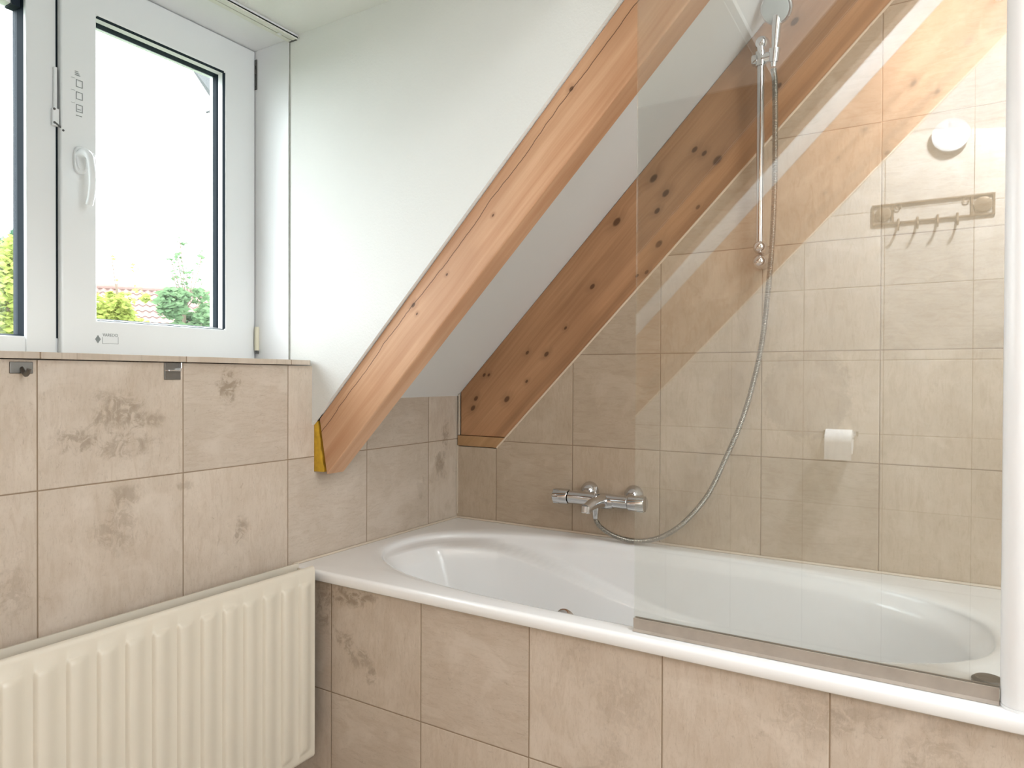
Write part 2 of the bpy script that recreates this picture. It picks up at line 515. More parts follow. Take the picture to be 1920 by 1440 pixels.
struct('wall_dormer_parapet', b, M['plaster'])

# reveal boards (smooth white panels) at side and head
b = BM()
box(b, -0.24, -0.0925, YC - 0.005, YC - 0.0005, 1.2072, 2.124)
struct('trim_1', b, M['upvc2'])
b = BM()
box(b, -0.24, -0.0925, YF + 0.0005, YF + 0.005, 1.2072, 2.124)
struct('trim_2', b, M['upvc2'])
b = BM()
box(b, -0.24, -0.060, YF + 0.0005, YC - 0.0005, 2.1245, ZD + 0.0015)
struct('trim_3', b, M['upvc2'])
b = BM(); box(b, -0.0923, -0.0893, YC - 0.0022, YC - 0.0002, 1.2072, 2.124)
struct('trim_4', b, M['mould'])

# sill: tiled slab with a rounded right end, lying on the low wall
b = BM()
prism(b, [(-0.29, YF + 0.006), (0.013, YF + 0.006), (0.013, -0.716), (0.006, -0.7075), (-0.0006, -0.7025), (-0.0006, YC - 0.0055), (-0.29, YC - 0.0055)], 'Z', 1.1935, 1.2068)
struct('trim_5', b, M['sill'], bevel=0.002)

# bath front, tiled
b = BM(); box(b, 0.001, 1.699, -0.758, -0.70, 0.0, 0.619)
struct('wall_bath_front', b, M['tile_apron'])

# caulk lines
b = BM()
L = [Vector((0.1705, -0.001, 0.909)), Vector((0.1735, -0.001, zc(CB, 0.1735))), Vector((1.72, -0.001, zc(CB, 1.72)))]
sweep(b, L[1:], 0.0034, 8)
struct('trim_6', b, M['caulk'])
b = BM()
box(b, 0.0005, 0.0058, -0.0035, -0.0003, 0.662, 0.912)
box(b, 0.0085, 0.0140, -0.0035, -0.0003, 0.952, 1.100)
struct('trim_7', b, M['caulk_w'])
b = BM()
sweep(b, [Vector((0.1735, YO + 0.001, zc(CO, 0.1735))), Vector((XT, YO + 0.001, zc(CO, XT)))], 0.004, 8)
struct('trim_8', b, M['caulk'])
b = BM()
sweep(b, [Vector((0.002, -0.004, 0.6495)), Vector((1.697, -0.004, 0.6495))], 0.0042, 6)
sweep(b, [Vector((0.004, -0.004, 0.6495)), Vector((0.004, -0.766, 0.6495))], 0.0042, 6)
struct('trim_9', b, M['caulk_w'])

# ------------------------------------------------------------------ rafters
RB = Matrix.Rotation(-ANG, 4, 'Y')        # local x runs up the slope
def to_local(x, z, c):                      # face point -> beam coordinates
    v = RB.inverted() @ Vector((x, 0, z - c))
    return v.x, v.z
def beam(name, label, poly, y0, y1, c, mat, cat='beam'):
    """poly in world (x,z)"""
    bb = BM()
    prism(bb, poly, 'Y', y0, y1)
    o = obj(name, bb, mat)
    mw = Matrix.Translation((0, y0, c)) @ RB
    o.data.transform(mw.inverted())
    o.matrix_world = mw
    md = o.modifiers.new('bevel', 'BEVEL'); md.width = 0.003; md.segments = 2; md.limit_method = 'ANGLE'
    tag(o, label, cat, 'roof rafters')
    return o
def K(c, pts): return [(*to_local(x, z, c), r) for x, z, r in pts]

kn2 = K(CB, [(0.082, 1.085, .008), (0.069, 1.05, .009), (0.213, 1.085, .010), (0.117, 1.170, .006), (0.137, 1.170, .005), (0.293, 1.148, .005),
             (0.623, 1.660, .012), (0.745, 1.781, .011), (0.873, 1.849, .008), (0.902, 1.833, .007), (0.941, 1.806, .012), (0.784, 1.73, .010),
             (0.757, 1.679, .008), (0.763, 1.576, .010), (0.884, 1.675, .006), (0.724, 1.492, .006), (0.693, 1.483, .005), (0.295, 1.247, .006),
             (0.370, 1.241, .008), (0.539, 1.459, .008), (0.442, 1.327, .005), (1.153, 2.159, .010), (1.112, 1.989, .007), (0.973, 1.645, .006)])
M['wood_back'] = wood_mat('rafter_wood_knotty', kn2, (0.345, 0.172, 0.082), (0.54, 0.30, 0.16), streak=[(0.05, 0.014, 0.35)])
bk = beam('rafter_beam', 'knotty brown rafter set flush in the tiled wall behind the shower rail',
     [(0.0145, 0.950), (0.207, 0.950), (1.70, zc(CB, 1.70)), (1.70, zc(ZK, 1.70) - 0.035), (1.66, zc(ZK, 1.66) - 0.002), (0.0145, zc(ZK, 0.0145) - 0.001)], 0.002, 0.060, CB, M['wood_back'])
b = BM()
prism(b, [(0.004, 0.912), (0.170, 0.912), (0.206, 0.9485), (0.004, 0.9485)], 'Y', -0.0015, 0.058)
eb = obj('end_block', b, wood_mat('end_block_wood', [(0.05, 0.012, .004), (0.12, 0.02, .004)], (0.34, 0.19, 0.085), (0.50, 0.30, 0.15)))
tag(eb, 'short flat wooden block closing the foot of the rafter')
eb.parent = bk
eb.matrix_parent_inverse = Matrix.Identity(4)
eb.data.transform(bk.matrix_world.inverted())

kn1 = K(CU, [(0.354, 1.345, .0055), (0.366, 1.322, .003), (0.595, 1.545, .003), (0.800, 1.800, .005), (0.46, 1.415, .003)])
M['wood_near'] = wood_mat('rafter_wood_orange', kn1, (0.50, 0.255, 0.135), (0.70, 0.44, 0.275), crack=(0.100, 0.040))
beam('rafter_beam', 'orange brown cracked rafter below the white dormer cheek, its foot in yellow foam',
     [(0.017, zc(CT, 0.017) - 0.001), (0.046, 0.888), (XT, zc(CU, XT)), (XT, zc(CT, XT) - 0.001)],
     -0.685, -0.620, CU, M['wood_near'])
b = BM()
for y0_, y1_ in ((-0.685, -0.622), (-1.850, -1.786)):
    prism(b, [(0.03, zc(CT, 0.03)), (XT, zc(CT, XT)), (XT, zc(ZK, XT) + 0.01), (0.03, zc(ZK, 0.03) + 0.01)], 'Y', y0_, y1_)
struct('trim_10', b, M['plaster'])
M['wood_far'] = wood_mat('rafter_wood_far', [], (0.50, 0.255, 0.135), (0.70, 0.44, 0.275))
beam('rafter_beam', 'free rafter at the far side of the dormer, seen as a thin mirrored strip in the glass',
     [(0.017, zc(CT, 0.017) - 0.001), (0.046, 0.888), (XT, zc(CU, XT)), (XT, zc(CT, XT) - 0.001)],
     -1.850, -1.787, CU, M['wood_far'])
knO = K(CO, [(1.1, 1.94, .008), (1.25, 2.18, .009), (1.42, 2.33, .010), (1.50, 2.28, .008), (1.15, 2.08, .006), (1.33, 2.07, .008), (1.6, 2.45, .012), (1.05, 1.85, .006)])
M['wood_opp'] = wood_mat('rafter_wood_opposite', knO, (0.33, 0.165, 0.080), (0.47, 0.26, 0.145), streak=[(0.075, 0.02, 0.4)])
beam('rafter_beam', 'broad light rafter flush in the opposite tiled wall, mirrored as the wide orange band in the glass',
     [(0.0145, 0.90), (0.207, zc(CO, 0.207)), (XT, zc(CO, XT)), (XT, zc(ZK, XT) - 0.001), (0.0145, zc(ZK, 0.0145) - 0.001)], YO - 0.058, YO - 0.002, CO, M['wood_opp'])

# yellow foam packed round the foot of the near rafter
b = BM()
rows_ = []
for i in range(12):
    t = i / 11
    z0 = 0.8945 + t * 0.142
    xe = 0.034 - 0.026 * t + 0.003 * math.sin(i * 2.1)
    rows_.append([b.verts.new(q) for q in ((-0.028, -0.6868, z0), (xe - 0.006, -0.6868 + 0.0006 * math.sin(i * 1.3), z0), (xe, -0.682, z0), (xe, -0.668, z0), (-0.028, -0.668, z0))])
for r1, r2 in zip(rows_, rows_[1:]):
    for k in range(5): b.faces.new((r1[k], r1[(k + 1) % 5], r2[(k + 1) % 5], r2[k]))
b.faces.new(rows_[0]); b.faces.new(rows_[-1])
fo = obj('foam_filler', b, M['foam'], smooth=True, angle=50)
tag(fo, 'yellow foam filler between tile edge and the foot of the near rafter', 'foam')

# ------------------------------------------------------------------ window
win = empty('window_1', (-0.28, -1.235, 1.207))
win['kind'] = 'structure'
XW = -0.232
def rect_frame(bm, x0, x1, ya, yb, za, zb, wl, wr, wb, wt):
    """frame in the Y-Z plane; ya<yb"""
    o_ = [(ya, za), (yb, za), (yb, zb), (ya, zb)]
    i_ = [(ya + wl, za + wb), (yb - wr, za + wb), (yb - wr, zb - wt), (ya + wl, zb - wt)]
    O0 = [bm.verts.new((x0, *p)) for p in o_]; O1 = [bm.verts.new((x1, *p)) for p in o_]
    I0 = [bm.verts.new((x0, *p)) for p in i_]; I1 = [bm.verts.new((x1, *p)) for p in i_]
    for k in range(4):
        n = (k + 1) % 4
        bm.faces.new((O1[k], O1[n], I1[n], I1[k]))
        bm.faces.new((O0[n], O0[k], I0[k], I0[n]))
        bm.faces.new((O0[k], O0[n], O1[n], O1[k]))
        bm.faces.new((I0[n], I0[k], I1[k], I1[n]))
b = BM()
rect_frame(b, -0.300, -0.252, YF + 0.006, YC - 0.006, 1.2072, 2.1235, 0.05, 0.05, 0.042, 0.05)
box(b, -0.300, -0.246, -1.304, -1.2415, 1.2074, 2.1232)
box(b, -0.300, -0.2535, -1.2415, -1.205, 1.2074, 2.1232)
obj('frame', b, M['upvc'], win, bevel=0.003)
b = BM(); box(b, -0.2534, -0.2526, -1.2414, -1.215, 1.208, 2.122)
obj('gap_strip', b, M['gasket'], win)  # dark strip standing in for the shade in the sash gap
sash_y0, sash_y1, sash_z0, sash_z1 = -1.2375, -0.7035, 1.2110, 2.1225
b = BM()
rect_frame(b, -0.2518, XW, sash_y0, sash_y1, sash_z0, sash_z1, 0.079, 0.100, 0.083, 0.097)
sash = obj('sash', b, M['upvc'], win, bevel=0.004, seg=3)
# sloped glazing bead round the pane, set back from the face
py0, py1, pz0, pz1 = sash_y0 + 0.079, sash_y1 - 0.100, sash_z0 + 0.083, sash_z1 - 0.097
def bevel_ring(bm, x_in, x_out, y0, y1, z0, z1, d):
    A = [(y0, z0), (y1, z0), (y1, z1), (y0, z1)]
    Bq = [(y0 + d, z0 + d), (y1 - d, z0 + d), (y1 - d, z1 - d), (y0 + d, z1 - d)]
    a = [bm.verts.new((x_out, *p)) for p in A]; c = [bm.verts.new((x_in, *p)) for p in Bq]
    a2 = [bm.verts.new((x_in - 0.02, *p)) for p in A]; c2 = [bm.verts.new((x_in - 0.02, *p)) for p in Bq]
    for k in range(4):
        n = (k + 1) % 4
        bm.faces.new((a[k], a[n], c[n], c[k])); bm.faces.new((a2[n], a2[k], c2[k], c2[n]))
        bm.faces.new((c[k], c[n], c2[n], c2[k])); bm.faces.new((a[n], a[k], a2[k], a2[n]))
def ring3(bm, x_out, x_in, ins, d):
    bevel_ring(bm, x_in, x_out, py0 + ins, py1 - ins, pz0 + ins, pz1 - ins, d)
b = BM()
ring3(b, XW - 0.0025, XW - 0.0095, -0.0005, 0.0030)
obj('gasket', b, M['gasket'], sash)
b = BM()
ring3(b, XW - 0.0100, XW - 0.0240, 0.0022, 0.0028)
obj('glazing_bead', b, M['upvc'], sash)
b = BM()
ring3(b, XW - 0.0245, XW - 0.0340, 0.0045, 0.0030)
obj('gasket', b, M['gasket'], sash)
b = BM()
rect_frame(b, XW - 0.058, XW - 0.046, py0 + .001, py1 - .001, pz0 + .001, pz1 - .001, 0.008, 0.008, 0.008, 0.008)
obj('spacer', b, M['bead'], sash)
b = BM(); box(b, XW - 0.0452, XW - 0.0412, py0 + 0.001, py1 - 0.001, pz0 + 0.001, pz1 - 0.001)
obj('pane', b, M['pane'], sash)
# handle
b = BM()
yh, zh = -1.1985, 1.667
pts = []
for k in range(40):
    a = 2 * math.pi * k / 40
    ca, sa = math.cos(a), math.sin(a)
    pts.append((yh + 0.0145 * (abs(ca) ** 0.75) * (1 if ca > 0 else -1), zh + 0.032 * (abs(sa) ** 0.7) * (1 if sa > 0 else -1)))
prism(b, pts, 'X', XW, XW + 0.010)
prism(b, [(yh + (p[0] - yh) * 0.74, zh + (p[1] - zh) * 0.78) for p in pts], 'X', XW + 0.010, XW + 0.013)
hd = obj('handle', b, M['upvc'], sash, smooth=True, bevel=0.002)
b = BM()
path = spline([(XW + 0.008, yh, zh + 0.012), (XW + 0.026, yh, zh + 0.013), (XW + 0.042, yh + 0.001, zh + 0.004), (XW + 0.050, yh + 0.002, zh - 0.022),
               (XW + 0.052, yh + 0.003, zh - 0.055), (XW + 0.047, yh + 0.003, zh - 0.085), (XW + 0.038, yh + 0.003, zh - 0.108)], 8)
sweep(b, path, 0.009, 14, radf=lambda i: (0.0125 if i < 8 else 0.0125 - 0.0045 * min(1, (i - 8) / 12)), flat=0.85)
lathe(b, (XW + 0.032, yh + 0.012, zh + 0.006), (0.25, 1, 0), [(0, 0.009), (0.004, 0.009), (0.0055, 0.006), (0.0055, 0)], 20)
hl = obj('lever', b, M['upvc'], hd, smooth=True)
# hinges on the right-hand side
b = BM()
box(b, XW - 0.012, XW + 0.006, sash_y1 + 0.0003, YC - 0.0053, 2.010, 2.098)
for zz in (2.020, 2.055, 2.080):
    lathe(b, (XW + 0.001, sash_y1 + 0.0012, zz), (0, 0, 1), [(0, 0.0035), (0.014, 0.0035)], 10)
obj('hinge', b, M['dark'], sash)
b = BM()
lathe(b, (XW + 0.010, sash_y1 - 0.0015, 1.238), (0, 0, 1), [(0, 0.0), (0, 0.0068), (0.068, 0.0068), (0.070, 0.005), (0.070, 0)], 16)
hg = obj('hinge', b, M['cream'], sash, smooth=True)
tag(hg, 'cream plastic hinge cover at the bottom corner')
b = BM(); lathe(b, (XW + 0.010, sash_y1 - 0.0012, 1.2285), (0, 0, 1), [(0, 0.0045), (0.0095, 0.0045)], 12)
obj('hinge_pin', b, M['dark'], hg, smooth=True)
# restrictor on the mullion
b = BM()
box(b, -0.2455, -0.238, -1.2495, -1.2425, 1.775, 1.870)
box(b, -0.2455, -0.236, -1.253, -1.2395, 1.735, 1.775)
rs = obj('restrictor', b, M['upvc'], win, bevel=0.0015)
b = BM()
for (yy, zz) in ((-1.2505, 1.772), (-1.2500, 1.741)):
    lathe(b, (-0.2358, yy, zz), (1, 0, 0), [(0, 0.0028), (0.0012, 0.0028), (0.0016, 0)], 10)
lathe(b, (XW + 0.0004, -1.2335, 1.727), (1, 0, 0), [(0, 0.0026), (0.001, 0.0026), (0.0014, 0)], 10)
lathe(b, (-0.2355, -1.2445, 1.7385), (0, 1, -0.6), [(-0.006, 0.002), (0.010, 0.002)], 8)
obj('screw', b, M['dark'], rs)
# fixed light on the left, with a slim vent along its head
fy0, fy1, fz0, fz1 = YF + 0.056, -1.304, 1.2492, 2.0735
b = BM(); bevel_ring(b, -0.275, -0.2565, fy0, fy1, fz0, fz1, 0.005)
obj('gasket', b, M['gasket'], win)
b = BM(); box(b, -0.280, -0.276, fy0 + 0.002, fy1 - 0.002, fz0 + 0.002, fz1 - 0.002)
obj('pane', b, M['pane'], win)
b = BM()
box(b, -0.290, -0.262, fy0 + 0.006, fy1 - 0.0225, 1.985, 2.0725)
for k in range(4): box(b, -0.262, -0.258, fy0 + 0.006, fy1 - 0.0225, 1.992 + k * 0.02, 1.999 + k * 0.02)
vt = obj('vent_grille', b, M['upvc'], win, bevel=0.001)
b = BM(); box(b, -0.292, -0.2585, fy1 - 0.022, fy1 - 0.0055, 1.982, 2.0725)
obj('end_cap', b, M['gasket'], vt)
# added fill-light window in the wall behind the camera
b = BM()
rect_frame(b, XR + 0.03, XR + 0.08, W2[0] + 0.001, W2[1] - 0.001, W2[2] + 0.001, W2[3] - 0.001, 0.06, 0.06, 0.06, 0.06)
box(b, XR + 0.035, XR + 0.075, -1.58, -1.52, W2[2] + 0.06, W2[3] - 0.06)
w2 = struct('added_window', b, M['upvc'], bevel=0.003)
b = BM(); box(b, XR + 0.05, XR + 0.054, W2[0] + 0.055, W2[1] - 0.055, W2[2] + 0.055, W2[3] - 0.055)
obj('pane', b, M['pane'], w2)

# stickers
b = BM()
def sq(bm, y0, y1, z0, z1, t, x=XW + 0.0004):
    for (a0, a1, c0, c1) in ((y0, y1, z0, z0 + t), (y0, y1, z1 - t, z1), (y0, y0 + t, z0 + t, z1 - t), (y1 - t, y1, z0 + t, z1 - t)):
        box(bm, x, x + 0.0003, a0, a1, c0, c1)
for zz in (1.838, 1.8095, 1.780):
    sq(b, -1.2055, -1.1905, zz, zz + 0.0175, 0.0015)
    box(b, XW + 0.0004, XW + 0.0006, -1.216, -1.2075, zz + 0.0185, zz + 0.0192)
box(b, XW + 0.0004, XW + 0.0006, -1.2025, -1.1945, 1.7855, 1.7870)
for k in range(3): box(b, XW + 0.0004, XW + 0.0006, -1.208, -1.196 - 0.002 * k, 1.8645 + k * 0.004, 1.8665 + k * 0.004)
box(b, XW + 0.0004, XW + 0.0006, -1.206, -1.192, 1.7705, 1.7722)
obj('window_symbols', b, M['print'], sash)
b = BM()
prism(b, [(-1.1565, 1.2495 - 0.010), (-1.1500, 1.2495), (-1.1565, 1.2495 + 0.010), (-1.1630, 1.2495)], 'X', XW + 0.0004, XW + 0.0008)
box(b, XW + 0.0004, XW + 0.0007, -1.1465, -1.1075, 1.2395, 1.2403)
box(b, XW + 0.0004, XW + 0.0007, -1.1082, -1.1075, 1.2403, 1.257)
box(b, XW + 0.0004, XW + 0.0007, -1.1465, -1.1458, 1.2403, 1.255)
stk = obj('maker_label', b, M['print'], sash)
cu = bpy.data.curves.new('maker_text', 'FONT')
cu.body = 'VAREDO'
cu.size = 0.0105
cu.extrude = 0.0001
to = bpy.data.objects.new('tmp_text', cu)
C.objects.link(to)
bpy.context.view_layer.update()
me = bpy.data.meshes.new_from_object(to.evaluated_get(bpy.context.evaluated_depsgraph_get()))
bpy.data.objects.remove(to)
wx = max(v.co.x for v in me.vertices)
me.transform(Matrix.Diagonal((0.0365 / wx, 1, 1, 1)))
me.transform(Matrix(((0, 0, 1, XW + 0.0006), (1, 0, 0, -1.1455), (0, 1, 0, 1.2570), (0, 0, 0, 1))))
me.transform(world_of(win).inverted())
me.materials.append(M['print'])
tx = bpy.data.objects.new('lettering', me)
C.objects.link(tx)
tx.parent = sash

# blind rail along the dormer ceiling
b = BM()
box(b, -0.0925, -0.0775, YF + 0.02, YC - 0.0015, 2.1165, 2.1243)
box(b, -0.0735, -0.0575, YF + 0.02, YC - 0.0015, 2.1165, 2.1243)
box(b, -0.0925, -0.0575, YF + 0.02, YC - 0.0015, 2.1208, 2.1243)
rl = obj('blind_rail', b, M['rail'])
tag(rl, 'off-white grooved blind rail under the dormer ceiling in front of the window', 'curtain rail')
b = BM(); box(b, -0.0795, -0.0715, -0.752, -0.742, 2.1150, 2.1200)
obj('glider', b, M['upvc'], rl)
b = BM(); box(b, -0.0895, -0.0595, YC - 0.0065, YC - 0.0012, 2.1160, 2.1195)
obj('end_clip', b, M['dark'], rl)

# ------------------------------------------------------------------ hooks under the sill
def hook_plate(name, label, yc_, zc_, w_, h_):
    e = empty(name, (0, yc_, zc_ - h_ / 2))
    tag(e, label, 'wall hook', 'steel hooks under the sill')
    bb = BM(); box(bb, 0.0, 0.0028, yc_ - w_ / 2, yc_ + w_ / 2, zc_ - h_ / 2, zc_ + h_ / 2)
    obj('back_plate', bb, M['dull_steel'], e, bevel=0.004, seg=3)
    return e
e = hook_plate('wall_hook', 'wide grey metal plate hook under the sill, left of the square one', -1.4215, 1.176, 0.040, 0.0225)
b = BM()
sweep(b, spline([(0.002, -1.4215, 1.174), (0.012, -1.4215, 1.166), (0.020, -1.4215, 1.1635), (0.026, -1.4205, 1.168), (0.028, -1.4200, 1.173)], 6), 0.0034, 10, flat=1.6)
obj('hook', b, M['dull_steel'], e, smooth=True)
e = hook_plate('wall_hook', 'square polished steel hook plate under the sill, nearer the corner', -1.1145, 1.1725, 0.040, 0.0395)
b = BM()
box(b, 0.0026, 0.018, -1.1335, -1.103, 1.1725, 1.1752)
prism(b, [(-1.103, 1.1725), (-1.098, 1.179), (-1.098, 1.192), (-1.101, 1.192), (-1.101, 1.1797), (-1.1045, 1.1752)], 'X', 0.0026, 0.014)
obj('hook', b, M['chrome'], e, bevel=0.0006)

# ------------------------------------------------------------------ radiator
RX0, RX1, RZ0, RZ1 = 0.048, 0.137, 0.176, 0.671
RY0, RY1 = -1.712, -0.803
rad = empty('radiator', (0.09, (RY0 + RY1) / 2, RZ0))
tag(rad, 'cream panel radiator with vertical ridges below the window, beside the bath', 'radiator')
def rad_panel(name, xf, sgn):
    """xf: face plane, sgn: +1 faces the room"""
    bb = BM()
    pitch, y_last = 0.0547, -0.8555
    ys = []
    y = RY0
    prof = [(-0.003, 0.0), (0.0, 0.0), (0.0015, 0.28), (0.0035, 0.82), (0.007, 1.0), (0.018, 0.96), (0.026, 0.72), (0.034, 0.32), (0.041, 0.06), (0.046, 0.0)]
    starts = [y_last - pitch * k for k in range(0, 16)]
    pts = [(RY0, 0.0, None), (RY1, 0.0, None)]
    for s_ in starts:
        for dy, h_ in prof: pts.append((s_ + dy - 0.002, h_, s_))
    pts = sorted({round(p[0], 5): p for p in pts if RY0 <= p[0] <= RY1}.values())
    zs = [(RZ0, -0.9), (RZ0 + 0.004, -0.3), (RZ0 + 0.010, 0.0), (0.197, 0.0), (0.203, 0.25), (0.209, 0.75), (0.217, 1.0), (0.40, 1.0), (0.625, 1.0), (0.631, 0.82), (0.635, 0.35), (0.638, 0.0), (RZ1 - 0.010, 0.0), (RZ1 - 0.004, -0.3), (RZ1, -0.9)]
    amp = 0.0095
    grid = []
    for z, k in zs:
        row = []
        for (yy, h_, s_) in pts:
            x = h_ * amp * max(k, 0) if k >= 0 else k * 0.006
            kk = x * sgn
            row.append(bb.verts.new((xf + kk, yy, z)))
        grid.append(row)
    for r1, r2 in zip(grid, grid[1:]):
        for i in range(len(pts) - 1):
            bb.faces.new((r1[i], r1[i + 1], r2[i + 1], r2[i]))
    # back sheet
    xb = xf - sgn * 0.0105
    back = [bb.verts.new((xb, yy, z)) for z in (RZ0, RZ1) for yy in (RY0, RY1)]
    bb.faces.new((back[0], back[1], back[3], back[2]))
    bot = grid[0]; top = grid[-1]
    bb.faces.new([back[0]] + bot + [back[1]])
    bb.faces.new([back[2]] + top + [back[3]])
    bb.faces.new([back[0]] + [r[0] for r in grid] + [back[2]])
    bb.faces.new([back[1]] + [r[-1] for r in grid] + [back[3]])
    return obj(name, bb, M['rad'], rad, smooth=True, angle=50)
rad_panel('front_panel', RX1 - 0.0095, 1)
rad_panel('back_panel', RX0 + 0.0095, -1)
b = BM()
n = 60
for k in range(n):
    y0 = RY0 + 0.03 + k * (RY1 - RY0 - 0.06) / n
    w_ = (RY1 - RY0 - 0.06) / n
    box(b, 0.0695, 0.1155, y0, y0 + w_ * 0.12, RZ0 + 0.03, RZ1 - 0.075)
obj('convector_fins', b, M['rad'], rad)
for yy in (RY1 - 0.035, RY0 + 0.035):
    for zz in (RZ1 - 0.030, RZ0 + 0.030):
        b = BM()
        lathe(b, (0.060, yy, zz), (1, 0, 0), [(0, 0.014), (0.058, 0.014)], 20)
        obj('connecting_pipe', b, M['rad'], rad, smooth=True)
for yy in (RY1 - 0.10, RY0 + 0.15):
    b = BM(); box(b, 0.0, 0.0478, yy - 0.012, yy + 0.012, RZ0 + 0.05, RZ1 - 0.05)
    obj('wall_bracket', b, M['rad'], rad)
b = BM()
box(b, 0.062, 0.118, RY1 - 0.0065, RY1 - 0.003, RZ1 - 0.032, RZ1 - 0.012)
obj('end_bracket', b, M['rad'], rad)

# ------------------------------------------------------------------ bathtub
TX0, TX1, TY0, TY1 = 0.001, 1.698, -0.772, -0.001
def tub():
    cx, cy, hx, hy = 0.832, -0.383, 0.768, 0.325
    N = 192
    angs = sorted([2 * math.pi * k / N for k in range(N)] +
                  [math.atan2(y - cy, x - cx) % (2 * math.pi) for x in (TX0, TX1) for y in (TY0, TY1)])
    def sup(a, sx, sy, n, ox=0, oy=0):
        c, s = math.cos(a), math.sin(a)
        r = (abs(c / sx) ** n + abs(s / sy) ** n) ** (-1 / n)
        return Vector((cx + ox + r * c, cy + oy + r * s))
    def rect(a, ins):
        c, s = math.cos(a), math.sin(a)
        best = 1e9
        for lim, d in ((TX1 - ins - cx, c), (TX0 + ins - cx, c), (TY1 - ins - cy, s), (TY0 + ins - cy, s)):
            if abs(d) > 1e-9 and lim / d > 0: best = min(best, lim / d)
        return Vector((cx + best * c, cy + best * s))
    bb = BM()
    rings = []
    def ring(f): rings.append([bb.verts.new(f(a)) for a in angs])
    def R3(p, z): return Vector((p.x, p.y, z))
    ring(lambda a: R3(rect(a, 0.012), 0.6215))
    ring(lambda a: R3(rect(a, 0.002), 0.6210))
    ring(lambda a: R3(rect(a, 0.0), 0.6235))
    ring(lambda a: R3(rect(a, 0.0), 0.6400))
    ring(lambda a: R3(rect(a, 0.0018), 0.6448))
    ring(lambda a: R3(rect(a, 0.0060), 0.6476))
    ring(lambda a: R3(rect(a, 0.011), 0.6480))
    NX = 2.45
    # a faint raised ring on the ledge, then the roll into the basin
    def mixp(a, t): return rect(a, 0.011).lerp(sup(a, hx, hy, NX), t)
    ring(lambda a: R3(mixp(a, 0.45), 0.6480))
    ring(lambda a: R3(mixp(a, 0.72), 0.6476))
    ring(lambda a: R3(mixp(a, 0.88), 0.6462))
    ring(lambda a: R3(mixp(a, 0.97), 0.6425))
    def smooth(a, b, x):
        t = min(1, max(0, (x - a) / (b - a))); return t * t * (3 - 2 * t)
    depths = [0.003, 0.007, 0.011] + [0.014 + 0.003 * k for k in range(66)] + [ 0.24, 0.27, 0.30, 0.33, 0.355, 0.375, 0.39, 0.40, 0.405, 0.408]
    for d in depths:
        t = d / 0.408
        def f(a, d=d, t=t):
            sx = hx * (1 - 0.035 * smooth(0, 0.15, t) - 0.20 * t ** 1.2)
            sy = hy * (1 - 0.05 * smooth(0, 0.10, t) - 0.13 * t)
            if t > 0.80:
                q = (t - 0.80) / 0.20
                k = math.sqrt(max(0, 1 - q * q))
                sx *= 0.80 + 0.20 * k; sy *= 0.62 + 0.38 * k
            p = sup(a, sx, sy, 2.45 + 0.25 * t, ox=0.02 * t)
            # arm rest: the far wall steps in below a line that sinks towards the foot end
            x = p.x
            amp = 0.066 * smooth(-0.02, 0.13, x) * (1 - smooth(0.60, 1.00, x)) * smooth(-0.33, -0.17, p.y)
            line = 0.014 + 0.16 * smooth(0.18, 0.95, x)
            s_ = amp * smooth(line, line + 0.013, d) * (1 - 0.5 * smooth(0.2, 0.4, d))
            # head end narrows inwards too
            amp2 = 0.050 * (1 - smooth(0.02, 0.35, x)) * smooth(-0.60, -0.25, p.y)
            s2 = amp2 * smooth(0.012, 0.020, d)
            inward = (Vector((cx, cy)) - p); inward.normalize()
            p = p + Vector((0, -1)) * s_ + Vector((1, -0.3)) * s2
            return R3(p, 0.6425 - d)
        ring(f)
    for r1, r2 in zip(rings, rings[1:]):
        n = len(angs)
        for k in range(n): bb.faces.new((r1[k], r1[(k + 1) % n], r2[(k + 1) % n], r2[k]))
    c = bb.verts.new((cx + 0.02, cy, 0.6425 - 0.4085))
    last = rings[-1]
    for k in range(len(angs)): bb.faces.new((last[k], last[(k + 1) % len(angs)], c))
    return bb
bt = obj('bathtub', tub(), M['acrylic'], smooth=True, angle=60)
tag(bt, 'white built-in bathtub with a rounded basin behind the tiled front', 'bathtub')
b = BM()
lathe(b, (0.775, -0.672, 0.604), (0, 1, 0.15), [(0, 0.022), (0.006, 0.026), (0.022, 0.026), (0.026, 0.022), (0.026, 0)], 28)
ov = obj('overflow_knob', b, M['chrome'], bt, smooth=True)
tag(ov, 'chrome overflow knob inside the rim')
b = BM()
lathe(b, (1.573, -0.652, 0.6470), (0, 0, 1), [(0, 0.025), (0.006, 0.025), (0.010, 0.020), (0.010, 0)], 28)
rc = obj('rim_cap', b, M['dull_steel'], bt, smooth=True)
tag(rc, 'dark chrome cap on the rim behind the screen')
b = BM()
lathe(b, (0.85, -0.383, 0.2338), (0, 0, 1), [(0, 0.034), (0.004, 0.034), (0.006, 0.028), (0.006, 0)], 28)
obj('drain', b, M['chrome'], bt, smooth=True)

